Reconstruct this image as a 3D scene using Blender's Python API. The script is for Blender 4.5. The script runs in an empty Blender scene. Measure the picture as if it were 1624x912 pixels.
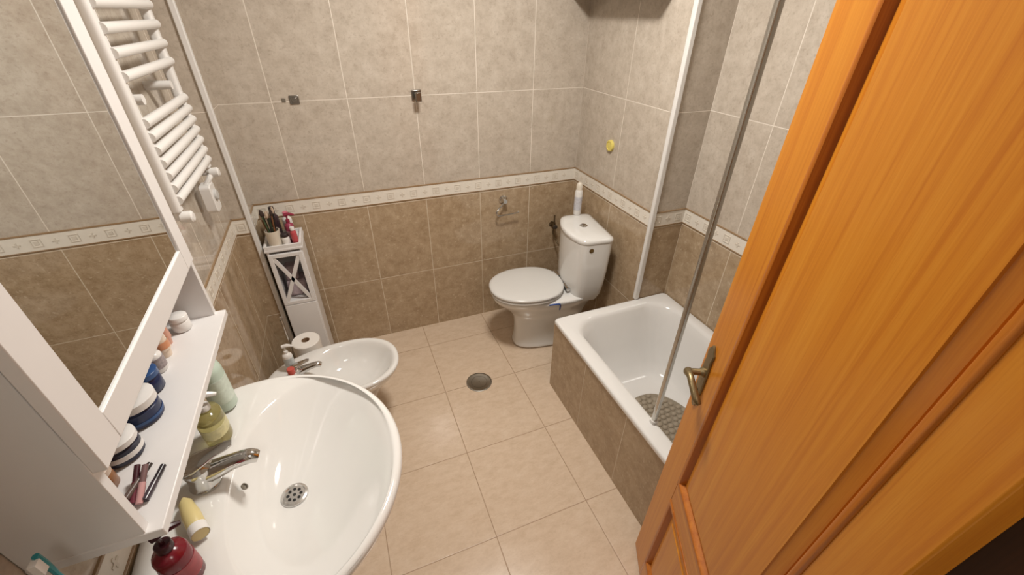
import bpy, math, random
from mathutils import Vector, Matrix
random.seed(4)
scene=bpy.context.scene
scene.view_settings.view_transform='Standard'
COL=scene.collection
pi=math.pi
# ------------------------------------------------------------ materials
def srgb(r,g,b):
    f=lambda c:(c/255/12.92) if c/255<=.04045 else ((c/255+.055)/1.055)**2.4
    return (f(r),f(g),f(b),1)
MC={}
def newmat(n):
    m=bpy.data.materials.new(n);m.use_nodes=True
    nt=m.node_tree;return m,nt,nt.nodes['Principled BSDF']
def plain(n,rgb,rough=.35,metal=0,noise=.04,trans=0,coat=0,scale=30):
    if n in MC:return MC[n]
    m,nt,p=newmat(n);N=nt.nodes;L=nt.links
    c=srgb(*rgb)
    tc=N.new('ShaderNodeNewGeometry');no=N.new('ShaderNodeTexNoise');no.inputs['Scale'].default_value=scale
    L.new(tc.outputs['Position'],no.inputs['Vector'])
    mx=N.new('ShaderNodeMix');mx.data_type='RGBA'
    mx.inputs['A'].default_value=tuple(x*(1-noise) for x in c[:3])+(1,)
    mx.inputs['B'].default_value=tuple(min(1,x*(1+noise)) for x in c[:3])+(1,)
    L.new(no.outputs['Fac'],mx.inputs['Factor']);L.new(mx.outputs['Result'],p.inputs['Base Color'])
    p.inputs['Roughness'].default_value=rough;p.inputs['Metallic'].default_value=metal
    p.inputs['Transmission Weight'].default_value=trans
    p.inputs['Coat Weight'].default_value=coat;p.inputs['Coat Roughness'].default_value=.05
    MC[n]=m;return m
def mth(nt,op,a,b=None,c=None):
    n=nt.nodes.new('ShaderNodeMath');n.operation=op
    for i,v in enumerate((a,b,c)):
        if v is None:continue
        if isinstance(v,(int,float)):n.inputs[i].default_value=v
        else:nt.links.new(v,n.inputs[i])
    return n.outputs[0]
def mixc(nt,f,a,b):
    n=nt.nodes.new('ShaderNodeMix');n.data_type='RGBA'
    if isinstance(f,(int,float)):n.inputs['Factor'].default_value=f
    else:nt.links.new(f,n.inputs['Factor'])
    for k,v in (('A',a),('B',b)):
        if isinstance(v,tuple):n.inputs[k].default_value=v
        else:nt.links.new(v,n.inputs[k])
    return n.outputs['Result']
def ramp(nt,f,stops):
    n=nt.nodes.new('ShaderNodeValToRGB');e=n.color_ramp.elements
    while len(e)<len(stops):e.new(.5)
    for i,(p,c) in enumerate(stops):e[i].position=p;e[i].color=c
    nt.links.new(f,n.inputs['Fac']);return n.outputs['Color']
def noise(nt,vec,scale,detail=4,rough=.6,dist=0):
    n=nt.nodes.new('ShaderNodeTexNoise');n.inputs['Scale'].default_value=scale;n.inputs['Detail'].default_value=detail
    n.inputs['Roughness'].default_value=rough;n.inputs['Distortion'].default_value=dist
    nt.links.new(vec,n.inputs['Vector']);return n.outputs['Fac']
def linemask(nt,coord,o,d,w):
    a=mth(nt,'DIVIDE',mth(nt,'SUBTRACT',coord,o),d)
    fr=mth(nt,'FRACT',a);ds=mth(nt,'MULTIPLY',mth(nt,'MINIMUM',fr,mth(nt,'SUBTRACT',1.0,fr)),d)
    mr=nt.nodes.new('ShaderNodeMapRange');mr.inputs['From Min'].default_value=w*.6;mr.inputs['From Max'].default_value=w*1.3
    mr.inputs['To Min'].default_value=1;mr.inputs['To Max'].default_value=0
    nt.links.new(ds,mr.inputs['Value']);return mr.outputs['Result'],mth(nt,'FLOOR',a)
def ramp_fac(nt,f,a,b):
    mr=nt.nodes.new('ShaderNodeMapRange');mr.inputs['From Min'].default_value=a;mr.inputs['From Max'].default_value=b
    nt.links.new(f,mr.inputs['Value']);return mr.outputs['Result']
def tile_wall(name,x0=.0756,dx=.317,y0=1.83,dy=.317,zl=.42,zu=.956,dz=.455,split=.92,rough=.08):
    m,nt,p=newmat(name);N=nt.nodes;L=nt.links
    g=N.new('ShaderNodeNewGeometry');s=N.new('ShaderNodeSeparateXYZ');L.new(g.outputs['Position'],s.inputs[0])
    sn=N.new('ShaderNodeSeparateXYZ');L.new(g.outputs['Normal'],sn.inputs[0])
    isx=mth(nt,'GREATER_THAN',mth(nt,'ABSOLUTE',sn.outputs[0]),.5)
    mx,cx=linemask(nt,s.outputs[0],x0,dx,.0017);my,cy=linemask(nt,s.outputs[1],y0,dy,.0017)
    def sel(a,b):
        return mth(nt,'ADD',mth(nt,'MULTIPLY',isx,a),mth(nt,'MULTIPLY',mth(nt,'SUBTRACT',1.0,isx),b))
    mu=sel(my,mx);cu=sel(cy,cx)
    up=mth(nt,'GREATER_THAN',s.outputs[2],split)
    ml,cl=linemask(nt,s.outputs[2],zl,dz,.0017);mh,ch=linemask(nt,s.outputs[2],zu,dz,.0017)
    inv=mth(nt,'SUBTRACT',1.0,up)
    mz=mth(nt,'ADD',mth(nt,'MULTIPLY',up,mh),mth(nt,'MULTIPLY',inv,ml))
    cz=mth(nt,'ADD',mth(nt,'MULTIPLY',up,mth(nt,'ADD',ch,20.0)),mth(nt,'MULTIPLY',inv,cl))
    grout=mth(nt,'MAXIMUM',mu,mz)
    cmb=N.new('ShaderNodeCombineXYZ');L.new(cu,cmb.inputs[0]);L.new(cz,cmb.inputs[1]);L.new(isx,cmb.inputs[2])
    wn=N.new('ShaderNodeTexWhiteNoise');L.new(cmb.outputs[0],wn.inputs['Vector'])
    off=N.new('ShaderNodeVectorMath');off.operation='MULTIPLY_ADD';L.new(wn.outputs['Color'],off.inputs[0]);off.inputs[1].default_value=(9,9,9);L.new(g.outputs['Position'],off.inputs[2])
    v=off.outputs[0]
    n1=noise(nt,v,19,8,.76);n2=noise(nt,v,85,4,.7);n3=noise(nt,v,60,3,.6,.3)
    upc=ramp(nt,n1,[(.32,srgb(177,165,151)),(.5,srgb(192,181,167)),(.68,srgb(204,194,181))])
    upc=mixc(nt,mth(nt,'MULTIPLY',ramp_fac(nt,n2,.54,.7),.5),upc,srgb(158,145,131))
    loc=ramp(nt,n1,[(.32,srgb(154,131,103)),(.5,srgb(174,152,124)),(.68,srgb(189,168,141))])
    loc=mixc(nt,mth(nt,'MULTIPLY',ramp_fac(nt,n3,.60,.70),.5),loc,srgb(210,193,168))
    loc=mixc(nt,mth(nt,'MULTIPLY',ramp_fac(nt,n2,.55,.70),.45),loc,srgb(136,111,84))
    col=mixc(nt,up,loc,upc)
    gcol=mixc(nt,up,srgb(216,203,183),srgb(228,219,207))
    col=mixc(nt,grout,col,gcol)
    L.new(col,p.inputs['Base Color'])
    L.new(mth(nt,'ADD',mth(nt,'MULTIPLY',grout,.5),mth(nt,'ADD',mth(nt,'MULTIPLY',n2,.08),rough)),p.inputs['Roughness'])
    b=N.new('ShaderNodeBump');b.inputs['Strength'].default_value=.2;b.inputs['Distance'].default_value=.002
    L.new(mth(nt,'SUBTRACT',mth(nt,'MULTIPLY',n1,.15),grout),b.inputs['Height']);L.new(b.outputs[0],p.inputs['Normal'])
    return m
def floor_mat():
    m,nt,p=newmat('floor_tile');N=nt.nodes;L=nt.links
    g=N.new('ShaderNodeNewGeometry');s=N.new('ShaderNodeSeparateXYZ');L.new(g.outputs['Position'],s.inputs[0])
    mx,cx=linemask(nt,s.outputs[0],.2804,.41,.0019);my,cy=linemask(nt,s.outputs[1],1.625,.41,.0019)
    gr=mth(nt,'MAXIMUM',mx,my)
    cmb=N.new('ShaderNodeCombineXYZ');L.new(cx,cmb.inputs[0]);L.new(cy,cmb.inputs[1])
    wn=N.new('ShaderNodeTexWhiteNoise');L.new(cmb.outputs[0],wn.inputs['Vector'])
    off=N.new('ShaderNodeVectorMath');off.operation='MULTIPLY_ADD';L.new(wn.outputs['Color'],off.inputs[0]);off.inputs[1].default_value=(7,7,7);L.new(g.outputs['Position'],off.inputs[2])
    mp=N.new('ShaderNodeMapping');mp.inputs['Scale'].default_value=(1,1.8,1);L.new(off.outputs[0],mp.inputs[0])
    n1=noise(nt,mp.outputs[0],18,6,.72);n2=noise(nt,mp.outputs[0],110,3,.6)
    c=ramp(nt,n1,[(.3,srgb(201,179,155)),(.5,srgb(211,190,167)),(.7,srgb(218,199,178))])
    c=mixc(nt,mth(nt,'MULTIPLY',ramp_fac(nt,n2,.5,.75),.3),c,srgb(190,166,141))
    c=mixc(nt,gr,c,srgb(166,140,115))
    L.new(c,p.inputs['Base Color']);L.new(mth(nt,'ADD',mth(nt,'MULTIPLY',gr,.4),.2),p.inputs['Roughness'])
    b=N.new('ShaderNodeBump');b.inputs['Strength'].default_value=.2;b.inputs['Distance'].default_value=.002
    L.new(mth(nt,'SUBTRACT',1.0,gr),b.inputs['Height']);L.new(b.outputs[0],p.inputs['Normal'])
    return m
def wood_mat(name,base,dark,light,horizontal=False,rough=.34):
    m,nt,p=newmat(name);N=nt.nodes;L=nt.links
    g=N.new('ShaderNodeTexCoord')
    mp=N.new('ShaderNodeMapping');mp.inputs['Scale'].default_value=(.9,42,42) if horizontal else (42,42,.9)
    L.new(g.outputs['Object'],mp.inputs[0])
    n1=noise(nt,mp.outputs[0],1.3,7,.66,.6)
    mp2=N.new('ShaderNodeMapping');mp2.inputs['Scale'].default_value=(9,420,420) if horizontal else (420,420,9)
    L.new(g.outputs['Object'],mp2.inputs[0]);n2=noise(nt,mp2.outputs[0],1.5,3,.6)
    c=ramp(nt,n1,[(.28,srgb(*dark)),(.5,srgb(*base)),(.72,srgb(*light))])
    c=mixc(nt,mth(nt,'MULTIPLY',ramp_fac(nt,n2,.48,.8),.45),c,srgb(*dark))
    L.new(c,p.inputs['Base Color']);p.inputs['Roughness'].default_value=rough
    p.inputs['Specular IOR Level'].default_value=.4
    p.inputs['Coat Weight'].default_value=.12;p.inputs['Coat Roughness'].default_value=.15
    return m
M_wall=tile_wall('wall_tile_back')
M_right=tile_wall('wall_tile_right',y0=1.83,dy=.415,x0=.9)
M_tubw=tile_wall('wall_tile_bath',y0=1.162,dy=.317,x0=.9)
M_left=tile_wall('wall_tile_left',y0=1.93,dy=.317,rough=.0)
M_apron=tile_wall('apron_tile',y0=1.162,dy=.317,zl=.0)
M_floor=floor_mat()
M_ceil=plain('ceiling_paint',(240,237,231),.8)
M_cer=plain('white_ceramic',(226,225,222),.08,coat=.5,noise=.01)
M_enam=plain('white_enamel',(227,226,224),.1,coat=.4,noise=.01)
M_seat=plain('seat_plastic',(214,213,210),.22,noise=.01)
M_white=plain('white_lacquer',(228,226,225),.33,noise=.015)
M_wpl=plain('white_plastic',(228,226,223),.3,noise=.01)
M_chr=plain('chrome',(205,204,202),.1,metal=1,noise=.02)
M_dchr=plain('dull_chrome',(150,146,140),.28,metal=1,noise=.1)
M_steel=plain('brushed_steel',(158,154,146),.35,metal=1,noise=.08,scale=120)
M_alu=plain('aluminium_profile',(196,194,188),.25,metal=.95,noise=.06)
M_brass=plain('aged_bronze',(140,124,92),.4,metal=.85,noise=.25)
M_dark=plain('dark_hole',(25,24,24),.5)
M_band=plain('border_stone',(229,223,212),.3,noise=.05,scale=60)
M_relief=plain('border_relief',(216,208,195),.3,noise=.08,scale=60)
M_liner=plain('border_liner',(154,127,96),.3,noise=.12,scale=60)
M_wood=wood_mat('door_wood_vertical',(205,130,34),(186,106,22),(214,144,46))
M_woodh=wood_mat('door_wood_horizontal',(205,130,34),(186,106,22),(214,144,46),True)
M_woodshade=wood_mat('door_moulding_shaded',(184,106,26),(160,84,16),(198,122,36))  # darker copy of the door wood, groove shade put into the colour
M_woodd=wood_mat('door_frame_wood',(58,34,20),(44,25,14),(70,42,24),rough=.5)
# ------------------------------------------------------------ geometry helpers
def link(o):
    COL.objects.link(o);return o
def mk(name,V,F,mat,parent=None,smooth=True,bevel=0,sub=0,seg=2,angle=.6):
    me=bpy.data.meshes.new(name);me.from_pydata([tuple(v) for v in V],[],F);me.validate();me.update()
    import bmesh
    bm=bmesh.new();bm.from_mesh(me);bmesh.ops.recalc_face_normals(bm,faces=bm.faces);bm.to_mesh(me);bm.free()
    if mat:me.materials.append(mat)
    o=link(bpy.data.objects.new(name,me))
    if smooth:
        for p in me.polygons:p.use_smooth=True
    if bevel>0:
        b=o.modifiers.new('b','BEVEL');b.width=bevel;b.segments=seg;b.limit_method='ANGLE';b.angle_limit=.6
    if sub:
        s=o.modifiers.new('s','SUBSURF');s.levels=sub;s.render_levels=sub
    if smooth and not sub:
        me.set_sharp_from_angle(angle=angle)
    if parent:o.parent=parent
    return o
class G:
    def __init__(s):s.V=[];s.F=[]
    def add(s,V,F):
        n=len(s.V);s.V+=[tuple(v) for v in V];s.F+=[tuple(i+n for i in f) for f in F];return s
    def box(s,x0,x1,y0,y1,z0,z1,M=None):
        V=[(x,y,z) for x in(x0,x1) for y in(y0,y1) for z in(z0,z1)]
        if M is not None:V=[M@Vector(v) for v in V]
        return s.add(V,[(0,1,3,2),(4,6,7,5),(0,4,5,1),(2,3,7,6),(0,2,6,4),(1,5,7,3)])
    def loft(s,R,cap0=True,cap1=True):
        n=len(R[0]);V=[p for r in R for p in r];F=[]
        for i in range(len(R)-1):
            for j in range(n):F.append((i*n+j,i*n+(j+1)%n,(i+1)*n+(j+1)%n,(i+1)*n+j))
        if cap0:F.append(tuple(range(n-1,-1,-1)))
        if cap1:F.append(tuple((len(R)-1)*n+j for j in range(n)))
        return s.add(V,F)
    def lathe(s,prof,loc=(0,0,0),seg=32,M=None,cap=True,sx=1,sy=1):
        R=[]
        for r,z in prof:
            ring=[Vector((r*math.cos(2*pi*k/seg)*sx,r*math.sin(2*pi*k/seg)*sy,z)) for k in range(seg)]
            if M is not None:ring=[M@v for v in ring]
            R.append([v+Vector(loc) for v in ring])
        return s.loft(R,cap,cap)
    def tube(s,pts,r,seg=12,smooth=0):
        P=[Vector(p) for p in pts]
        if smooth:
            Q=[];n=len(P)
            for i in range(n-1):
                a=P[max(i-1,0)];b=P[i];c=P[i+1];d=P[min(i+2,n-1)]
                for k in range(smooth):
                    t=k/smooth
                    Q.append(.5*((2*b)+(c-a)*t+(2*a-5*b+4*c-d)*t*t+(3*b-a-3*c+d)*t**3))
            Q.append(P[-1])
            rr=r
            if isinstance(r,(list,tuple)):
                rr=[]
                for i in range(n-1):
                    for k in range(smooth):rr.append(r[i]+(r[i+1]-r[i])*k/smooth)
                rr.append(r[-1])
            P=Q;r=rr
        if not isinstance(r,(list,tuple)):r=[r]*len(P)
        R=[];up=None
        for i,p in enumerate(P):
            t=(P[min(i+1,len(P)-1)]-P[max(i-1,0)]).normalized()
            if up is None:
                up=Vector((0,0,1)) if abs(t.z)<.9 else Vector((1,0,0))
            a=(up-t*up.dot(t)).normalized();up=a;b=t.cross(a)
            R.append([p+(a*math.cos(2*pi*k/seg)+b*math.sin(2*pi*k/seg))*r[i] for k in range(seg)])
        return s.loft(R)
    def obj(s,name,mat,parent=None,**k):return mk(name,s.V,s.F,mat,parent,**k)
def box(name,x0,x1,y0,y1,z0,z1,mat,parent=None,bevel=0,**k):
    k.setdefault('smooth',bevel>0)
    return G().box(x0,x1,y0,y1,z0,z1).obj(name,mat,parent,bevel=bevel,**k)
def thing(name,label,cat,loc=(0,0,0),rot=0,group=None):
    e=link(bpy.data.objects.new(name,None));e.empty_display_size=.05;e.location=loc;e.rotation_euler=(0,0,rot)
    e['label']=label;e['category']=cat
    if group:e['group']=group
    return e
def tag(o,label,cat):
    o['label']=label;o['category']=cat;return o
def struct(o):o['kind']='structure';return o
def T(x,y,z):return Matrix.Translation((x,y,z))
def RX(a):return Matrix.Rotation(a,4,'X')
def RY(a):return Matrix.Rotation(a,4,'Y')
def RZ(a):return Matrix.Rotation(a,4,'Z')
# ------------------------------------------------------------ constants (metres)
XL,XR,XR2,YB,YC,XT,ZT=-.52,1.334,1.53,2.245,1.479,.845,.463
YF=.0;ZC=2.45
# ------------------------------------------------------------ room shell
struct(box('floor',XL-.12,XR2+.12,-1.3,YB+.12,-.1,0,M_floor))
struct(box('ceiling',XL-.12,XR2+.12,-1.3,YB+.12,ZC,ZC+.1,M_ceil))
struct(box('wall_back',XL-.12,XR2+.12,YB,YB+.12,0,ZC,M_wall))
struct(box('wall_left',XL-.12,XL,-1.3,YB,0,ZC,M_left))
struct(box('wall_right',XR2,XR2+.12,-1.3,YC,0,ZC,M_tubw))
struct(box('wall_boxing_right',XR,XR2+.12,YC,YB,0,ZC,M_right))
struct(box('wall_boxing_left',XL,-.447,2.08,YB,0,ZC,M_left))
g=G();g.box(.60,XR2,-.12,YF,0,ZC);g.box(XL,-.27,-.12,YF,0,ZC);g.box(-.27,.60,-.12,YF,2.1,ZC)
struct(g.obj('wall_front',M_wall,smooth=False))
struct(box('wall_corridor',XL-.12,XR2+.12,-1.42,-1.3,0,ZC,M_ceil))
struct(box('trim_1',-.459,-.437,2.07,2.092,0,ZC,M_wpl,bevel=.004))
struct(box('trim_2',XR-.012,XR+.012,YC-.012,YC+.012,ZT+.002,ZC,M_wpl,bevel=.004))
def border(name,p0,p1,nrm,z0=.884,z1=.962):
    p0=Vector(p0+(0,));p1=Vector(p1+(0,));d=(p1-p0);Ln=d.length;d.normalize();n=Vector(nrm+(0,))
    M=Matrix(((d.x,n.x,0,p0.x),(d.y,n.y,0,p0.y),(0,0,1,0),(0,0,0,1)))
    a=struct(G().box(0,Ln,0,.003,z0+.004,z1-.006,M).obj(name,M_band,smooth=False))
    g=G()
    k=int(Ln/.062);zc=(z0+z1)/2-.002
    for i in range(k+1):
        c=.031+i*.062
        if c+.02>Ln:break
        s=.018;w=.004
        if i%2==0:
            g.box(c-s,c+s,.003,.0046,zc-s,zc-s+w,M);g.box(c-s,c+s,.003,.0046,zc+s-w,zc+s,M)
            g.box(c-s,c-s+w,.003,.0046,zc-s+w,zc+s-w,M);g.box(c+s-w,c+s,.003,.0046,zc-s+w,zc+s-w,M)
            g.box(c-.008,c+.008,.003,.0046,zc-.008,zc+.008,M)
        else:
            g.box(c-.012,c+.012,.003,.0046,zc-.003,zc+.003,M);g.box(c-.003,c+.003,.003,.0046,zc+.003,zc+.012,M);g.box(c-.003,c+.003,.003,.0046,zc-.012,zc-.003,M)
    if g.V:g.obj('border_relief',M_relief,a,smooth=False)
    G().box(0,Ln,0,.004,z0,z0+.004,M).obj('border_liner',M_liner,a,smooth=False)
    G().box(0,Ln,0,.005,z1-.006,z1,M).obj('border_liner',M_liner,a,smooth=False)
    return a
border('trim_3',(-.447,YB),(XR,YB),(0,-1))
border('trim_4',(XR,YB),(XR,YC),(-1,0))
border('trim_5',(XR,YC),(XR2,YC),(0,-1))
border('trim_6',(XR2,YC),(XR2,0),(-1,0))
border('trim_7',(XL,0),(XL,2.08),(1,0))
border('trim_8',(XL,2.08),(-.459,2.08),(0,-1))
border('trim_9',(-.447,2.092),(-.447,YB),(1,0))
# ------------------------------------------------------------ door
ang=math.atan2(.887,.4617)
DW=.62
ex,ey=.795,.570
hx,hy=ex-DW*math.cos(ang),ey-DW*math.sin(ang)
St=.112;th=.018;HX=.030
g=G();g.box(HX,St,-th,th,.012,2.04);g.box(DW-St,DW,-th,th,.012,2.04)
door=struct(g.obj('door_1',M_wood,bevel=.003))
tilt=-.021
door.matrix_world=T(hx,hy,0)@RZ(ang)@T(DW,0,.012)@RY(tilt)@T(-DW,0,-.012)
g=G();g.box(St,DW-St,-th,th,.012,.13);g.box(St,DW-St,-th,th,.53,.625);g.box(St,DW-St,-th,th,1.93,2.04)
g.obj('door_rail',M_woodh,door,bevel=.002)
def panel(z0,z1):
    x0,x1=St,DW-St
    def ring(i,y):return [(x0+i,y,z0+i),(x1-i,y,z0+i),(x1-i,y,z1-i),(x0+i,y,z1-i)]
    g=G()
    for s in (1,-1):
        g.loft([ring(a,s*b) for a,b in [(-.003,.0),(-.003,.019),(.001,.0215),(.006,.022),(.011,.020),(.015,.014),(.018,.007),(.021,.004)]],False,False)
    g.obj('panel_moulding',M_woodshade,door,smooth=True,angle=.5)
    g=G()
    for s in (1,-1):
        g.loft([ring(a,s*b) for a,b in [(.021,.004),(.024,.0075),(.046,.0135),(.048,.0155),(.052,.0155)]],False,True)
    return g.obj('door_panel',M_wood,door,smooth=False)
panel(.13,.53);panel(.625,1.93)
hxp=DW-.036
prof=[(.885-.012,.003),(.885-.006,.009),(.888,.011),(.895,.018),(.905,.019),(.918,.014),(.935,.0175),(.96,.0185),(.98,.0185),(1.0,.0185),(1.025,.0175),(1.042,.014),(1.055,.019),(1.065,.018),(1.072,.011),(1.078,.009),(1.084,.003)]
out=[(hxp+w,z) for z,w in prof]+[(hxp-w,z) for z,w in reversed(prof)]
cx_,cz_=hxp,.98
def sc(f,y):return [(cx_+(x-cx_)*f,y,cz_+(z-cz_)*(1-(1-f)*.2)) for x,z in out]
h=G();h.loft([sc(1,th),sc(1,th+.003),sc(.85,th+.0055)])
hd=h.obj('door_handle',M_brass,door,angle=.5)
h=G();h.lathe([(.014,0),(.014,.006),(.009,.012),(.008,.045)],M=T(hxp,th+.003,.995)@RX(-pi/2),seg=20)
h.tube([(hxp+.004,th+.040,.992),(hxp-.006,th+.047,.999),(hxp-.03,th+.049,1.008),(hxp-.058,th+.047,.998),(hxp-.082,th+.042,.984),(hxp-.092,th+.036,.976)],[.010,.0105,.0085,.0085,.0095,.006],14,6)
h.obj('lever',M_brass,hd)
h=G();h.lathe([(.006,0),(.006,.003)],M=T(hxp,th+.004,.93)@RX(-pi/2),seg=16)
h.obj('keyhole',M_dark,hd)
g=G();g.box(.528,.60,-.13,.022,0,2.1);g.box(-.31,-.24,-.13,.0,0,2.1);g.box(-.31,.60,-.13,.0,2.06,2.13);g.box(.56,.68,.0,.036,0,2.16)
struct(g.obj('trim_10',M_woodd,bevel=.003))
# ------------------------------------------------------------ bathtub
def rrect(x0,x1,y0,y1,r,z,n=10):
    P=[]
    for cx,cy,a0 in ((x1-r,y1-r,0),(x0+r,y1-r,pi/2),(x0+r,y0+r,pi),(x1-r,y0+r,1.5*pi)):
        for k in range(n):
            a=a0+pi/2*k/(n-1);P.append((cx+r*math.cos(a),cy+r*math.sin(a),z))
    return P
TY0,TY1=.07,YC-.002;TX1=XR2-.003
tub=thing('bathtub','white enamelled bathtub with rounded corners behind a beige tiled front','bathtub',(0,0,0))
R=[]
R.append(rrect(XT+.03,TX1-.02,TY0+.03,TY1-.02,.02,ZT-.03))
R.append(rrect(XT-.006,TX1,TY0,TY1,.015,ZT-.024))
R.append(rrect(XT-.008,TX1,TY0-.002,TY1,.02,ZT-.010))
R.append(rrect(XT-.005,TX1-.002,TY0+.002,TY1-.002,.022,ZT-.002))
R.append(rrect(XT+.003,TX1-.006,TY0+.008,TY1-.008,.025,ZT))
R.append(rrect(XT+.054,TX1-.04,TY0+.06,TY1-.04,.12,ZT-.001))
R.append(rrect(XT+.065,TX1-.051,TY0+.075,TY1-.052,.13,ZT-.005))
R.append(rrect(XT+.074,TX1-.058,TY0+.088,TY1-.062,.135,ZT-.02))
R.append(rrect(XT+.086,TX1-.07,TY0+.10,TY1-.078,.14,ZT-.06))
R.append(rrect(XT+.110,TX1-.092,TY0+.14,TY1-.13,.14,ZT-.2))
R.append(rrect(XT+.13,TX1-.115,TY0+.18,TY1-.18,.12,ZT-.29))
R.append(rrect(XT+.15,TX1-.135,TY0+.21,TY1-.215,.11,ZT-.325))
R.append(rrect(XT+.17,TX1-.155,TY0+.24,TY1-.245,.10,ZT-.343))
R.append(rrect(XT+.30,TX1-.285,TY0+.45,TY1-.46,.04,ZT-.345))
G().loft(R,False,True).obj('tub_basin',M_enam,tub,angle=1.2)
G().box(XT,XT+.03,TY0,TY1,0,ZT-.025).obj('tiled_apron',M_apron,tub,smooth=False)
G().box(XT+.03,TX1,TY0,TY0+.03,0,ZT-.026).obj('tiled_end_panel',M_apron,tub,smooth=False)
g=G();g.lathe([(.03,0),(.03,.004),(.022,.006)],(XT+.34,TY0+.3,ZT-.344),24);g.obj('tub_drain',M_chr,tub)
mat_o=thing('bath_mat','grey pebble textured non-slip bath mat lying in the tub','bath mat',(1.185,.835,ZT-.3415))
g=G()
for i in range(-5,6):
    for j in range(-10,11):
        x=i*.031+(j%2)*.0155+random.uniform(-.003,.003);y=j*.027+random.uniform(-.003,.003)
        if abs(x/.160)**2.3+abs(y/.28)**2.3>1:continue
        q=random.uniform(.85,1.1)
        g.lathe([(.0145*q,0),(.015*q,.004),(.011*q,.009),(.005,.011)],(x,y,.002),10,sy=random.uniform(.8,1))
g.obj('pebble_surface',plain('mat_rubber',(150,138,120),.55),mat_o)
R=[[(.172*math.copysign(abs(math.cos(t))**.85,math.cos(t)),.292*math.copysign(abs(math.sin(t))**.85,math.sin(t)),z) for t in [2*pi*k/48 for k in range(48)]] for z in (0,.004)]
G().loft(R).obj('mat_base',plain('mat_rubber2',(138,127,110),.55),mat_o)
pole=thing('shower_screen_post','slim grey aluminium shower post standing on the bathtub rim','shower pole',(.902,.765,ZT))
R=[rrect(-.009,.009,-.008,.008,.0045,z,5) for z in (0,ZC-ZT)]
G().loft(R).obj('post',M_alu,pole,angle=.9)
G().loft([rrect(-.013,.013,-.012,.012,.006,z,5) for z in (0.0,.014)]).obj('foot_bracket',M_wpl,pole)
# ------------------------------------------------------------ egg/oval rings
def ering(x0,x1,hw,z,n=56,egg=.0,e=2.0,cy=0):
    cx=(x0+x1)/2;a=(x1-x0)/2;P=[]
    for k in range(n):
        t=2*pi*k/n;c=math.cos(t);s=math.sin(t)
        x=a*math.copysign(abs(c)**(2/e),c);y=hw*math.copysign(abs(s)**(2/e),s)*(1-egg*c)
        P.append((cx+x,cy+y,z))
    return P
# ------------------------------------------------------------ toilet
toi=thing('toilet','white ceramic close-coupled toilet with closed seat against tiled wall','toilet',(1.05,1.85,0),math.radians(173))
R=[ering(-.20,.272,.102,0,e=2.9),ering(-.20,.272,.102,.02,e=2.9),ering(-.19,.264,.094,.035,e=2.8),ering(-.17,.258,.089,.10,e=2.7),
   ering(-.17,.260,.089,.18,e=2.5),ering(-.19,.270,.096,.23,e=2.3,egg=.02),ering(-.215,.308,.120,.28,e=2.3,egg=.02),ering(-.235,.362,.153,.325,e=2.3,egg=.03),
   ering(-.245,.394,.171,.36,e=2.35,egg=.05),ering(-.25,.402,.176,.385,e=2.4,egg=.05),ering(-.247,.398,.172,.395,e=2.4,egg=.05)]
G().loft(R).obj('toilet_bowl',M_cer,toi,sub=1)
def egg_plate(x0,x1,hw,z0,z1,crown=0,e=2.25):
    R=[ering(x0+.006,x1-.006,hw-.006,z0,egg=.07,e=e),ering(x0,x1,hw,z0+.004,egg=.07,e=e),ering(x0,x1,hw,z1-.006,egg=.07,e=e),
       ering(x0+.005,x1-.005,hw-.005,z1-.001,egg=.07,e=e),ering(x0+.02,x1-.02,hw-.02,z1+crown*.4,egg=.07,e=e),ering(x0+.1,x1-.1,hw-.09,z1+crown,egg=.07,e=e),ering(x0+.19,x1-.19,hw-.16,z1+crown,egg=.07,e=e)]
    return R
G().loft(egg_plate(-.02,.408,.182,.398,.414)).obj('toilet_seat',M_seat,toi,angle=1)
G().loft(egg_plate(-.025,.411,.184,.417,.436,.005)).obj('toilet_lid',M_seat,toi,angle=1)
for y in(-.075,.075):
    G().lathe([(.012,-.03),(.012,.03)],M=T(-.03,y,.421)@RX(pi/2),seg=16).obj('seat_hinge',M_chr,toi)
def cr2(x0,x1,hw,z,r,bul):
    out=[]
    for k in range(5):
        a=pi-pi/2*k/4;out.append((x0+.03+.03*math.cos(a),hw-.03+.03*math.sin(a)))
    for k in range(8):
        a=pi/2-pi/2*k/7*.8;out.append((x1-r+r*math.cos(a),hw-r+r*math.sin(a)))
    y0=out[-1][1];xs=out[-1][0]
    half=list(out)
    for k in range(1,12):
        t=k/12;y=y0*(1-2*t);out.append((xs+bul*(1-(1-2*t)**2),y))
    for x,y in reversed(half):out.append((x,-y))
    return [(x,y,z) for x,y in out]
R=[cr2(-.20,-.060,.152,.36,.045,.02),cr2(-.215,-.050,.164,.40,.055,.025),cr2(-.225,-.047,.169,.47,.06,.027),cr2(-.232,-.045,.172,.56,.06,.028),cr2(-.236,-.044,.174,.66,.06,.028),cr2(-.238,-.043,.175,.733,.06,.028)]
G().loft(R).obj('cistern',M_cer,toi,angle=1.0)
R=[cr2(-.238,-.042,.175,.734,.06,.028),cr2(-.240,-.039,.178,.738,.063,.029),cr2(-.240,-.039,.178,.750,.063,.029),cr2(-.236,-.043,.174,.759,.063,.029),cr2(-.220,-.060,.156,.764,.055,.026),cr2(-.18,-.09,.11,.767,.04,.02)]
G().loft(R).obj('cistern_lid',M_cer,toi,angle=.9)
g=G();g.lathe([(.022,0),(.022,.004),(.018,.007),(.001,.008)],(-.13,0,.765),28);g.obj('flush_button',M_chr,toi)
g=G();g.lathe([(.013,0),(.013,.003),(.008,.005)],M=T(-.11,.173,.70)@RX(-pi/2),seg=20);g.obj('side_plug',plain('bronze_plug',(120,96,60),.3,metal=.8),toi)
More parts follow.
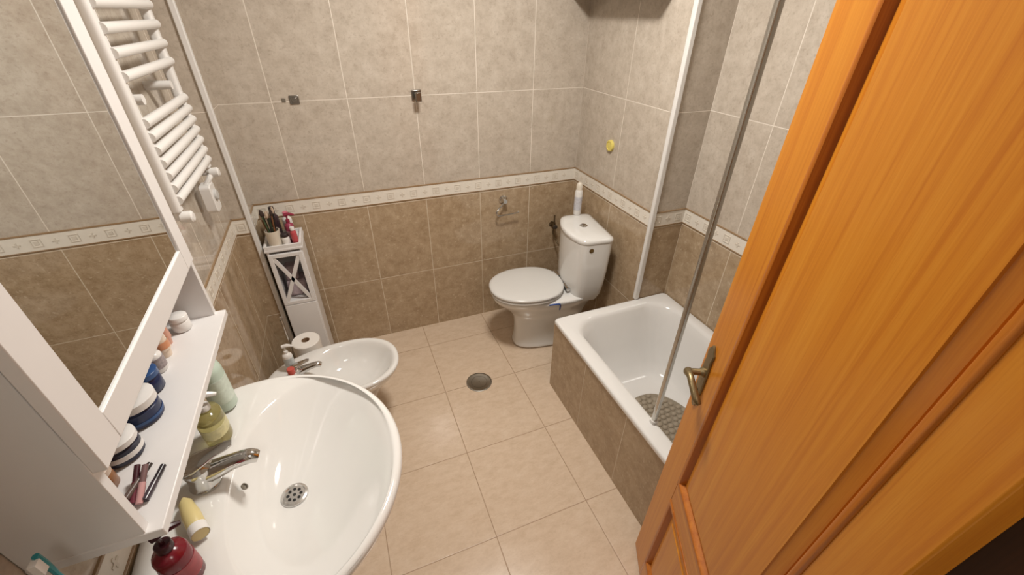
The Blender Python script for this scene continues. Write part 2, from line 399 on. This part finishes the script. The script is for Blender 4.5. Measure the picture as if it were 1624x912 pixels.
clip=thing('rim_freshener_clip','small blue toilet freshener clip hooked on the toilet rim','toilet freshener',(.972,1.675,.40))
g=G();g.tube([(-.06,-.006,-.002),(-.02,-.008,-.004),(0,-.010,-.006),(.01,-.006,-.02),(.012,.002,-.055)],.004,8,5);g.obj('clip',plain('blue_plastic',(30,70,150),.35),clip)
val=thing('water_valve','aged metal water supply valve on the tiled wall beside the cistern','valve',(1.195,YB,.60))
g=G();g.lathe([(.018,-.002),(.018,.004),(.008,.008),(.008,.04)],M=RX(pi/2),seg=20);g.lathe([(.010,-.017),(.010,.017)],(0,-.036,0),16)
g.tube([(0,-.036,-.015),(0,-.036,-.06),(.02,-.09,-.12),(.03,-.19,-.13)],.005,10,5)
g.tube([(0,-.036,.015),(0,-.036,.075)],.005,10)
g.obj('valve_body',plain('aged_metal',(120,106,84),.35,metal=1,noise=.2),val)
g=G();g.lathe([(.014,0),(.016,.005),(.014,.013),(.008,.015)],M=T(0,-.048,0)@RX(pi/2),seg=8);g.obj('valve_knob',plain('knob_dark',(62,54,46),.5),val)
# ------------------------------------------------------------ bidet
bid=thing('bidet','white ceramic bidet beside the tiled wall','bidet',(-.5,1.59,0))
R=[ering(.04,.45,.11,0,e=2.5),ering(.04,.45,.11,.02,e=2.5),ering(.05,.43,.098,.05,e=2.4),ering(.05,.42,.09,.13,e=2.3),ering(.02,.45,.11,.21,e=2.3),
   ering(.0,.51,.143,.29,e=2.2,egg=-.08),ering(.0,.555,.170,.345,e=2.2,egg=-.14),ering(-.002,.568,.178,.375,e=2.2,egg=-.16),ering(.0,.57,.179,.386,e=2.2,egg=-.16),
   ering(.006,.563,.173,.392,e=2.2,egg=-.16),ering(.12,.55,.163,.392,e=2.15,egg=-.05),ering(.16,.54,.154,.387,e=2.1,egg=-.03),ering(.18,.525,.145,.365,e=2.1),ering(.20,.495,.125,.325,e=2.1),ering(.23,.44,.09,.29,e=2),ering(.29,.36,.035,.28,e=2)]
G().loft(R).obj('bidet_bowl',M_cer,bid,sub=1)
def mixer(parent,s=1.0,rot=0,z=0,x=0,y=0,lever_dir=.2,L=1.0):
    M=T(x,y,z)@RZ(rot)@Matrix.Scale(s,4)
    g=G();g.lathe([(.029,0),(.030,.006),(.027,.012),(.026,.040),(.028,.047),(.027,.055),(.016,.064)],M=M,seg=28)
    b=g.obj('tap_body',M_chr,parent)
    g=G();P=[(0,0,.028),(.03,0,.036),(.07*L,0,.046),(.105*L,0,.050),(.122*L,0,.043)]
    g.tube([M@Vector(p) for p in P],[.023*s,.021*s,.017*s,.016*s,.013*s],14,6);g.obj('spout',M_chr,parent)
    g=G()
    rr=[]
    for t,w,h,zz in [(-.030,.010,.006,.056),(-.022,.022,.011,.060),(.0,.026,.013,.067),(.022,.021,.009,.076),(.042,.015,.006,.084),(.062,.014,.005,.090),(.074,.008,.003,.092)]:
        rr.append([M@(RZ(lever_dir)@Vector((t,w*math.cos(a),zz+h*math.sin(a)))) for a in [2*pi*k/16 for k in range(16)]])
    g.loft(rr);g.obj('lever',M_chr,parent,angle=1.2)
mixer(bid,.85,0,.391,.13,0,0)
# ------------------------------------------------------------ washbasin
SX,SY,SZ=-.33,.72,.87
def sink_ring(off,z,back=.0,n=72):
    P=[]
    a=.33-off;b=.335-off;xb=-.52+.002+off*back
    for k in range(n):
        t=2*pi*k/n
        c=math.cos(t);s=math.sin(t)
        if c>=0:x=SX+a*c;y=SY+b*s
        else:
            e=3.6
            x=SX-(SX-xb)*abs(c)**(2/e)
            y=SY+b*math.copysign(abs(s)**(2/e),s)
            y=SY+(y-SY)*(1-.10*abs(c))
        P.append((x,y,z))
    return P
def bowl_ring(cx,ax,ay,z,n=72,e=2.0):
    return [(cx+ax*math.copysign(abs(math.cos(2*pi*k/n))**(2/e),math.cos(2*pi*k/n)),SY+ay*math.copysign(abs(math.sin(2*pi*k/n))**(2/e),math.sin(2*pi*k/n)),z) for k in range(n)]
sink=thing('washbasin','white ceramic pedestal washbasin with rounded front on the tiled wall','washbasin',(0,0,0))
R=[bowl_ring(-.36,.10,.12,.62),bowl_ring(-.34,.16,.18,.66)]
R+=[sink_ring(.10,.72),sink_ring(.045,.78),sink_ring(.014,.826),sink_ring(.002,.846),sink_ring(-.001,.857),sink_ring(.001,.865),sink_ring(.006,.8705),sink_ring(.013,.8722,1),sink_ring(.020,.8715,1)]
R+=[bowl_ring(-.202,.178,.294,.8675,e=2.1),bowl_ring(-.206,.170,.281,.860,e=2.08),bowl_ring(-.212,.159,.260,.846,e=2.05),bowl_ring(-.220,.143,.230,.827),bowl_ring(-.230,.123,.194,.807),bowl_ring(-.241,.099,.151,.788),bowl_ring(-.253,.067,.100,.772),bowl_ring(-.263,.035,.040,.763),bowl_ring(-.266,.022,.022,.762)]
G().loft(R).obj('basin',M_cer,sink,sub=1)
R=[bowl_ring(-.36,.085,.10,0,e=2.4),bowl_ring(-.36,.08,.095,.05,e=2.4),bowl_ring(-.37,.075,.085,.4,e=2.4),bowl_ring(-.36,.095,.11,.64,e=2.3)]
G().loft(R).obj('pedestal',M_cer,sink,angle=1)
DX,DZ=-.266,.764
g=G();g.lathe([(.031,0),(.030,.003),(.025,.0045),(.023,.002),(.001,.002)],(DX,SY+.005,DZ),32);dr=g.obj('basin_drain',plain('drain_chrome',(215,214,212),.2,metal=.85),sink)
g=G()
for k in range(8):
    a=2*pi*k/8;g.lathe([(.0038,0),(.0038,.0006)],(DX+.0145*math.cos(a),SY+.005+.0145*math.sin(a),DZ+.0022),10)
g.lathe([(.0038,0),(.0038,.0006)],(DX,SY+.005,DZ+.0022),10)
g.obj('drain_hole',M_dark,dr)
g=G();g.lathe([(.008,0),(.008,.003),(.0055,.003),(.0055,.001)],M=T(-.353,SY+.012,.840)@RY(math.radians(50)),seg=18);g.obj('overflow_hole',M_steel,sink)
mixer(sink,1.05,-.05,.868,-.420,.750,.12,.90)
# ------------------------------------------------------------ mirror cabinet
cab=thing('mirror_cabinet','white wall cabinet with framed mirror door and open lower shelf','mirror cabinet',(0,0,0))
CY0,CY1,CZ0,CZ1=.497,1.09,1.08,1.98
box('side_panel',XL+.001,-.380,CY0,CY0+.016,CZ0,CZ1,M_white,cab,bevel=.001)
box('side_panel',XL+.001,-.380,CY1-.016,CY1,CZ0,CZ1,M_white,cab,bevel=.001)
box('shelf_board',XL+.001,-.358,CY0-.002,CY1+.002,1.079,1.097,M_white,cab,bevel=.002)
box('cabinet_bottom',XL+.001,-.385,CY0+.016,CY1-.016,1.30,1.316,M_white,cab)
box('cabinet_top',XL+.001,-.380,CY0+.016,CY1-.016,CZ1-.016,CZ1,M_white,cab)
box('back_panel',XL+.001,XL+.006,CY0+.016,CY1-.016,1.097,CZ1,M_white,cab)
pf=Vector((-.366,1.060,0));pn=Vector((-.349,.478,0));dv=(pn-pf);ML=dv.length
ma=math.atan2(dv.y,dv.x)
md=link(bpy.data.objects.new('mirror_door',None));md.parent=cab;md.location=(pf.x,pf.y,0);md.rotation_euler=(0,0,ma)
Z0,Z1=1.264,1.97;fw=.053
g=G()
g.box(0,fw,-.016,0,Z0,Z1);g.box(ML-fw,ML,-.016,0,Z0,Z1);g.box(fw,ML-fw,-.016,0,Z0,Z0+fw-.004);g.box(fw,ML-fw,-.016,0,Z1-fw,Z1)
g.obj('mirror_frame',M_white,md,bevel=.0015)
mm,nt,p=newmat('mirror_glass');p.inputs['Metallic'].default_value=1;p.inputs['Roughness'].default_value=.01;p.inputs['Base Color'].default_value=(.78,.80,.80,1)
box('mirror',fw-.002,ML-fw+.002,-.010,-.004,Z0+fw-.006,Z1-fw+.002,mm,md)
# ------------------------------------------------------------ towel radiator
rad=thing('towel_radiator','white ladder towel radiator mounted on the tiled wall','towel radiator',(-.462,0,.012))
def rail(y):
    R=[rrect(-.014,.014,y-.017,y+.017,.010,z,6) for z in (1.262,2.30)]
    return G().loft(R).obj('vertical_rail',M_wpl,rad,angle=.9)
rail(1.376);rail(1.806)
zs=[1.290+.034*i for i in range(7)]+[1.60+.05*i for i in range(5)]+[1.95+.045*i for i in range(6)]
for z in zs:
    G().tube([(.013,1.375,z),(.014,1.48,z),(.0145,1.59,z),(.014,1.70,z),(.013,1.807,z)],.0125,12,3).obj('radiator_bar',M_wpl,rad)
for y in(1.376,1.806):
    g=G();g.tube([(0,y,1.262),(0,y,1.242)],.011,14);g.lathe([(.013,0),(.017,.004),(.017,.03),(.012,.034)],M=T(-.0,y,1.240)@RY(pi/2),seg=16)
    g.tube([(-.058,y,1.240),(0,y,1.240)],.009,12);g.obj('radiator_valve',M_wpl,rad)
for y in(1.45,1.73):
    for z in (1.54,2.2):G().lathe([(.013,0),(.013,.07)],M=T(-.058,y,z)@RY(pi/2),seg=12).obj('wall_bracket',M_wpl,rad)
th_=link(bpy.data.objects.new('thermostat',None));th_.parent=rad;th_.location=(.005,1.775,1.160);th_['label']='white plastic heating controller'
G().loft([[(x,y,z) for (y,z,_) in rrect(-.034,.034,-.052,.050,.014,0,6)] for x in (-.04,-.004)]).obj('controller_body',M_wpl,th_,bevel=.003)
g=G();g.tube([(-.02,-.0,.045),(-.005,.01,.065),(.0,.026,.075)],.009,10,4)
g.obj('controller_neck',M_wpl,th_)
G().lathe([(.019,0),(.019,.006),(.016,.009),(.001,.009)],M=T(-.004,0,.008)@RY(pi/2),seg=24).obj('controller_dial',plain('dial_grey',(196,196,194),.35),th_)
# ------------------------------------------------------------ slim cabinet
sc_=thing('slim_bathroom_cabinet','narrow white wooden storage cabinet with crossed door in the corner','cabinet',(-.343,2.045,0))
hw=.078;H=.79
g=G();g.box(-hw,-hw+.012,0,.17,0,H);g.box(hw-.012,hw,0,.17,0,H);g.box(-hw+.012,hw-.012,.16,.17,0,H);g.box(-hw+.012,hw-.012,.002,.16,.03,.042);g.box(-hw+.012,hw-.012,.004,.16,H-.30,H-.288)
g.obj('cabinet_body',M_white,sc_,bevel=.001)
box('cabinet_top',-hw-.006,hw+.006,-.008,.178,H,H+.012,M_white,sc_,bevel=.002)
g=G();g.box(-hw-.004,-hw+.008,-.006,.176,H+.012,H+.032);g.box(hw-.008,hw+.004,-.006,.176,H+.012,H+.032);g.box(-hw+.008,hw-.008,-.006,.004,H+.012,H+.03);g.box(-hw+.008,hw-.008,.168,.176,H+.012,H+.032);g.obj('top_rim',M_white,sc_,bevel=.001)
dz0,dz1=H-.30,H-.012
g=G();w=.018;a=hw-.004
g.box(-a,-a+w,-.014,0,dz0,dz1);g.box(a-w,a,-.014,0,dz0,dz1);g.box(-a+w,a-w,-.014,0,dz0,dz0+w);g.box(-a+w,a-w,-.014,0,dz1-w,dz1)
cz=(dz0+dz1)/2;L_=math.hypot(2*(a-w),dz1-dz0-2*w);an=math.atan2(dz1-dz0-2*w,2*(a-w))
for s in(1,-1):g.box(-L_/2,L_/2,-.012,-.003,-.009,.009,T(0,0,cz)@RY(s*an))
g.obj('crossed_door',M_white,sc_,bevel=.001)
box('lower_door',-a,a,-.014,0,.04,dz0-.004,M_white,sc_,bevel=.002)
g=G();g.box(-.045,.045,.04,.14,dz0+.002,dz0+.09);g.box(-.04,.02,.05,.12,dz0+.09,dz0+.17)
tag(g.obj('toiletry_pouch',plain('grey_pink_cloth',(186,168,172),.8,noise=.35,scale=60),None,bevel=.012),'pale patterned pouch inside the crossed door of the cabinet','pouch').location=(-.343,2.045,.012)
# ---- bottles etc.
def bottle(name,label,cat,loc,prof,mat,cap=None,capmat=None,band=None,bandmat=None,sx=1,sy=1,rot=0,pump=False,group=None,part='body'):
    t=thing(name,label,cat,loc,rot,group)
    G().lathe(prof,seg=24,sx=sx,sy=sy).obj(part,mat,t,angle=.8)
    zt=prof[-1][1]
    if cap:G().lathe([(r,z+zt) for r,z in cap],seg=20).obj('cap',capmat,t,angle=.8)
    if band:
        z0,z1,r=band;G().lathe([(r,z0),(r+.0006,z0),(r+.0006,z1),(r,z1)],seg=24,sx=sx,sy=sy,cap=False).obj('label_band',bandmat,t)
    if pump:
        zz=zt+(cap[-1][1] if cap else 0)
        G().tube([(0,0,zz-.004),(0,0,zz+.022)],.004,8).tube([(-.008,0,zz+.024),(.012,0,zz+.026),(.034,0,zz+.018)],[.008,.008,.004],8,3).obj('pump',capmat,t)
    return t
P_std=lambda r,h,n=.35:[(r*.85,0),(r,.004),(r,h*.82),(r*.9,h*.9),(r*n,h*.97),(r*n,h)]
W=M_wpl
c1=lambda r,h:[(r,0),(r,h-.002),(r*.9,h)]
HT=H+.012
cup=thing('brush_cup','white cup on top of the slim cabinet filled with dark brushes','cup',(-.372,2.075,HT+.001))
G().lathe([(.026,0),(.03,.003),(.032,.085),(.029,.085),(.027,.006),(.001,.006)],seg=24).obj('cup_body',plain('cup_cream',(216,206,190),.3),cup)
for i in range(8):
    a=i*.8;x=.014*math.cos(a);y=.014*math.sin(a);k=1.9
    b=thing('makeup_brush','slim dark makeup brush standing in the cup','makeup brush',(-.372,2.075,HT+.009),0,'makeup brushes in the cup')
    hh=.12+.05*random.random()
    G().tube([(x*.5,y*.5,0),(x*k,y*k,hh)],.0035,8).obj('handle',[plain('brush_black',(34,30,30),.4),plain('brush_wood',(120,80,50),.4),plain('brush_green',(70,90,60),.5)][i%3],b)
    G().tube([(x*k,y*k,hh),(x*k*1.03,y*k*1.03,hh+.012),(x*k*1.07,y*k*1.07,hh+.032)],[.004,.008,.003],10,2).obj('bristles',plain('bristle_dark',(60,45,38),.8) if i%2 else plain('bristle_light',(190,170,150),.8),b)
bottle('spray_bottle','magenta pump bottle on top of the slim cabinet','bottle',(-.30,2.11,HT+.001),P_std(.020,.10),plain('magenta',(150,60,84),.3),c1(.009,.014),plain('magenta2',(140,40,64),.35),pump=True,band=(.02,.06,.0202),bandmat=plain('lbl_pink',(214,180,186),.4))
bottle('cosmetic_jar','small white jar on top of the slim cabinet','jar',(-.325,2.066,HT+.001),P_std(.018,.05,.8),W,c1(.017,.014),plain('dark_cap',(50,40,42),.4))
bottle('cosmetic_bottle','small red and white bottle on top of the slim cabinet','bottle',(-.286,2.068,HT+.001),P_std(.014,.075,.6),plain('redwhite',(190,80,86),.35),c1(.010,.016),W)
bottle('perfume_bottle','tall dark bottle on top of the slim cabinet','bottle',(-.36,2.15,HT+.001),P_std(.02,.14,.5),plain('darkbottle',(60,46,50),.25),c1(.012,.03),plain('dark_cap',(50,40,42),.4))
bottle('lotion_bottle','white lotion bottle on top of the slim cabinet','bottle',(-.31,2.17,HT+.001),P_std(.022,.11,.5),W,c1(.012,.02),plain('pinkcap',(214,120,140),.35))
bottle('air_freshener','white aerosol air freshener can standing on the cistern','aerosol can',(1.226,1.995,.7655),[(.020,0),(.022,.004),(.022,.135),(.019,.145),(.017,.15)],W,[(.017,0),(.018,.02),(.014,.035),(.010,.04)],plain('cap_ivory',(222,214,200),.35),band=(.03,.11,.0222),bandmat=plain('label_pale',(195,195,202),.4,noise=.3,scale=90))
ts=thing('toilet_paper_stand','chrome floor stand holding spare toilet rolls','toilet paper stand',(-.348,1.875,0))
G().lathe([(.09,0),(.093,.004),(.09,.010),(.01,.012)],seg=32).obj('stand_base',M_chr,ts)
G().tube([(-.078,.02,.008),(-.078,.02,.50)],.005,10).obj('stand_rod',M_chr,ts)
G().lathe([(.004,0),(.011,.008),(.008,.018),(.002,.022)],(-.078,.02,.50),16).obj('knob',M_chr,ts)
M_pap=plain('tissue_paper',(236,232,226),.85,noise=.02)
for i in range(3):
    t=thing('toilet_roll','white toilet paper roll stacked on the floor stand','toilet roll',(-.348,1.875,.0125+i*.119),0,'spare toilet rolls on the stand')
    G().lathe([(.02,.0),(.062,.0),(.066,.004),(.066,.114),(.062,.118),(.02,.118),(.019,.115),(.019,.003),(.02,0)],seg=36,cap=False).obj('paper',M_pap,t)
    G().lathe([(.0188,.001),(.0188,.117),(.0175,.117),(.0175,.001),(.0188,.001)],seg=24,cap=False).obj('cardboard_core',plain('cardboard',(150,120,90),.8),t)
bottle('pump_bottle','white pump soap bottle standing on the bidet rim','soap bottle',(-.395,1.645,.393),P_std(.020,.10,.4),W,c1(.009,.010),W,pump=True,band=(.03,.075,.0202),bandmat=plain('label_grey',(190,196,196),.4,noise=.3,scale=120))
bottle('deodorant','white stick bottle with coral red cap on the bidet rim','deodorant',(-.375,1.535,.393),P_std(.017,.07,.8),W,c1(.015,.026),plain('coral',(195,90,80),.35))
# ---- things on the shelf
S=1.0975
bottle('cream_jar','small white jar with pale lid on the cabinet shelf','jar',(-.44,1.035,S),P_std(.02,.03,.8),W,c1(.020,.012),W)
bottle('lotion_tube','peach coloured tube standing on the cabinet shelf','tube',(-.463,.985,S),[(.012,0),(.014,.015),(.016,.02),(.014,.05),(.010,.075),(.003,.082)],plain('peach',(208,156,134),.4),sy=.9)
bottle('cream_tube','white and orange tube standing on the cabinet shelf','tube',(-.455,.94,S),[(.013,0),(.015,.018),(.018,.02),(.016,.05),(.011,.072),(.003,.08)],plain('ivory',(222,205,186),.4),band=(.025,.042,.0177),bandmat=plain('orange_lbl',(204,140,100),.4))
bottle('serum_bottle','small white bottle with printed label on the cabinet shelf','bottle',(-.455,.89,S),P_std(.018,.05,.6),W,c1(.013,.014),W,band=(.012,.038,.0184),bandmat=plain('label_print',(150,140,140),.5,noise=.5,scale=200))
M_navy=plain('navy_plastic',(26,38,76),.25);M_blue=plain('blue_plastic2',(44,78,128),.25)
bottle('blue_jar','dark blue jar with lid on the cabinet shelf','jar',(-.455,.83,S),P_std(.026,.038,.85),M_navy,c1(.027,.013),M_blue)
bottle('moisturiser_jar','large blue jar with white lid on the cabinet shelf','jar',(-.450,.752,S),P_std(.037,.040,.88),M_navy,c1(.038,.016),W,band=(.01,.016,.0374),bandmat=M_blue)
bottle('face_cream_jar','dark jar with white lid on the cabinet shelf','jar',(-.452,.666,S),P_std(.030,.036,.88),plain('navy_dark',(28,30,52),.3),c1(.031,.012),W,band=(.012,.022,.0303),bandmat=W)
bottle('amber_jar','small brown jar with pale lid on the cabinet shelf','jar',(-.462,.603,S),P_std(.022,.032,.85),plain('amberbrown',(140,96,62),.3),c1(.022,.012),plain('beige_lid',(206,186,168),.4))
cols=[(190,120,134),(110,50,62),(100,84,78),(196,150,150),(66,56,64)]
px=[-.420,-.408,-.414,-.399,-.392];dd=[.25,.1,.42,.15,.3]
for i,c in enumerate(cols):
    t=thing('lip_gloss',['pink lip gloss tube lying on the cabinet shelf','dark red lip gloss tube lying on the cabinet shelf','brown makeup pencil lying on the cabinet shelf','rose lip gloss tube lying on the cabinet shelf','black mascara tube lying on the cabinet shelf'][i],'cosmetic tube',(px[i],.548+.004*(i%3),S+.0055+.010*(i==2)),0,'cosmetic tubes on the shelf')
    d=Vector((dd[i]-.1,1,.05+.35*(i%2))).normalized();q=d*.032;e=d*.060
    G().tube([(0,0,0),q],.005,12).obj('tube_body',plain('gl%d'%i,c,.25),t)
    G().tube([q,e],.0043,12).obj('cap',plain('glc%d'%i,tuple(int(v*.6) for v in c),.3),t)
# ---- things on basin
M_sg=plain('mint_bottle',(188,204,190),.3);M_soap=plain('soap_clear',(214,204,140),.1,trans=.75)
bottle('mouthwash_bottle','tall pale mint green bottle on the washbasin ledge','bottle',(-.415,.985,.8735),P_std(.037,.15,.45),M_sg,c1(.016,.02),M_sg,sx=.8,band=(.03,.105,.0373),bandmat=plain('label_mint',(206,218,206),.4,noise=.2,scale=120),rot=.4)
bottle('hand_soap','transparent bottle of yellow-green hand soap with white pump on washbasin','soap bottle',(-.410,.872,.8735),P_std(.038,.10,.4),M_soap,c1(.013,.014),W,sx=.75,pump=True,band=(.03,.06,.0383),bandmat=plain('label_leaf',(205,198,150),.4,noise=.4,scale=80),rot=.2)
tt=bottle('cream_tube','yellow and white tube lying on the washbasin ledge','tube',(-.400,.612,.890),[(.015,0),(.015,.02),(.016,.022),(.016,.055),(.012,.09),(.003,.105)],plain('yellow_tube',(214,198,140),.35),band=(.0,.022,.0158),bandmat=W)
tt.rotation_euler=(Vector((-.05,.10,.004))).to_track_quat('Z','Y').to_euler()
bottle('red_pump_bottle','dark red pump soap bottle on the washbasin ledge','soap bottle',(-.412,.548,.8735),P_std(.027,.10,.42),plain('dark_red',(112,20,34),.2),c1(.013,.016),plain('red_cap',(54,18,26),.3),pump=True,band=(.02,.06,.0273),bandmat=plain('label_red',(150,56,62),.35,noise=.4,scale=70),rot=.5)
ws=tag(box('glass_shelf',XL+.001,-.40,.30,.46,1.008,1.014,plain('frosted',(196,204,202),.2),bevel=.002),'small glass wall shelf beside the mirror cabinet','shelf')
tc=thing('toothbrush_cup','white toothbrush cup on the small wall shelf','cup',(-.45,.42,1.0145))
G().lathe([(.026,0),(.029,.003),(.031,.085),(.028,.085),(.026,.006),(.001,.006)],seg=24).obj('cup_body',W,tc)
for i,c in enumerate([(120,190,190),(40,140,150)]):
    t=thing('toothbrush',['pale teal and white toothbrush standing in the cup','dark teal and white toothbrush standing in the cup'][i],'toothbrush',(-.45,.42,1.022),0,'toothbrushes in the cup')
    s=1 if i else -1
    G().tube([(s*.008,s*.006,0),(s*.016,s*.010,.09),(s*.018,s*.013,.135),(s*.018,s*.013,.158),(s*.018,s*.013,.18)],[.0045,.005,.0028,.0042,.0038],8,4).obj('handle',plain('tb%d'%i,c,.3),t)
    G().box(s*.018-.004,s*.018+.004,s*.013-.013,s*.013-.003,.157,.178).obj('bristles',W,t)
# ------------------------------------------------------------ wall accessories
t=thing('robe_hook','square polished chrome robe hook on the tiled wall','wall hook',(.398,YB,1.412))
G().box(-.024,.024,-.008,0,-.024,.024).obj('mounting_plate',M_dchr,t,bevel=.003)
G().box(-.008,.008,-.05,-.008,-.008,.008).box(-.014,.014,-.060,-.05,-.022,.020).obj('hook_arm',M_dchr,t,bevel=.003)
t=thing('wall_bracket','bare square chrome mounting bracket screwed on the tiled wall','wall bracket',(-.148,YB,1.417))
G().box(-.02,.02,-.006,0,-.018,.018).box(-.012,.012,-.012,-.006,-.01,.01).obj('mounting_plate',M_dchr,t,bevel=.002)
G().box(-.052,-.036,-.003,0,-.008,.008).obj('screw_plug',M_steel,t,bevel=.001)
t=thing('toilet_roll_holder','empty chrome toilet paper holder on the tiled wall','toilet roll holder',(.853,YB,.815))
G().lathe([(.026,0),(.026,.006),(.018,.012),(.012,.03),(.016,.036),(.012,.046)],M=RX(pi/2),seg=24).obj('mounting_plate',M_chr,t)
G().tube([(0,-.035,-.005),(-.03,-.04,-.03),(-.055,-.045,-.055),(-.055,-.047,-.075),(-.04,-.05,-.082),(.06,-.05,-.078),(.085,-.05,-.072)],.0045,10,5).obj('holder_arm',M_chr,t)
t=thing('yellow_wall_knob','round pale yellow plastic disc stuck on the tiled wall','wall knob',(XR,1.90,1.175))
G().lathe([(.029,0),(.030,.004),(.028,.012),(.022,.014),(.021,.011),(.001,.012)],M=RY(-pi/2),seg=32).obj('knob_disc',plain('yellow_plastic',(222,206,112),.35),t)
t=thing('wall_shelf','silver metallic patterned shelf high on the tiled wall','shelf',(XR,0,1.825))
def leop():
    m,nt,p=newmat('silver_pattern');g=nt.nodes.new('ShaderNodeNewGeometry')
    n=noise(nt,g.outputs['Position'],60,2,.5,1.5)
    nt.links.new(ramp(nt,n,[(.42,srgb(110,104,100)),(.5,srgb(205,200,192))]),p.inputs['Base Color']);p.inputs['Metallic'].default_value=.5;p.inputs['Roughness'].default_value=.35;return m
G().box(-.11,-.001,1.62,2.235,.006,.03).obj('shelf_panel',leop(),t,bevel=.003)
G().box(-.112,-.105,1.618,2.237,.0,.05).box(-.112,-.001,1.615,1.62,0,.05).obj('shelf_edge',M_chr,t,bevel=.001)
t=thing('floor_drain','round brushed steel drain cover set in the tiled floor','drain cover',(.476,1.63,0))
G().lathe([(.072,0.0),(.072,.002),(.068,.0035),(.060,.003),(.058,.0022),(.001,.0022)],seg=48).obj('drain_cover',M_steel,t)
g=G()
g.lathe([(.045,.0023),(.045,.0028),(.043,.0028),(.043,.0023)],seg=40,cap=False);g.lathe([(.003,.0022),(.003,.0034)],(.0,.0,0),12)
g.obj('cover_ring',plain('drain_dark',(110,104,96),.4,metal=.8),t)
# ------------------------------------------------------------ lights
def area(n,loc,size,power,col,rot=(0,0,0)):
    l=bpy.data.lights.new(n,'AREA');l.shape='DISK';l.size=size;l.energy=power;l.color=col
    o=link(bpy.data.objects.new(n,l));o.location=loc;o.rotation_euler=rot;return o
area('ceiling_light',(.50,1.2,2.42),.30,30,(1,.95,.88))
area('corridor_fill',(.1,-.7,2.40),.5,7,(1,.94,.86))  # added fill from the doorway side, stands for no known lamp
w=bpy.data.worlds.new('w');scene.world=w;w.use_nodes=True;w.node_tree.nodes['Background'].inputs[0].default_value=(1,.94,.86,1);w.node_tree.nodes['Background'].inputs[1].default_value=.5
# ------------------------------------------------------------ camera
cd=bpy.data.cameras.new('cam');cam=link(bpy.data.objects.new('camera',cd));scene.camera=cam
y=math.radians(22.31);t=math.radians(33.20);r=math.radians(.865);f=662.2
Fw=Vector((math.sin(y)*math.cos(t),math.cos(y)*math.cos(t),-math.sin(t)));Rv=Vector((math.cos(y),-math.sin(y),0));U=Rv.cross(Fw)
R2=Rv*math.cos(r)+U*math.sin(r);U2=-Rv*math.sin(r)+U*math.cos(r)
cam.matrix_world=Matrix(((R2.x,U2.x,-Fw.x,0),(R2.y,U2.y,-Fw.y,0),(R2.z,U2.z,-Fw.z,1.75),(0,0,0,1)))
cd.sensor_width=36;cd.sensor_fit='HORIZONTAL';cd.lens=f/1624*36;cd.clip_start=.01
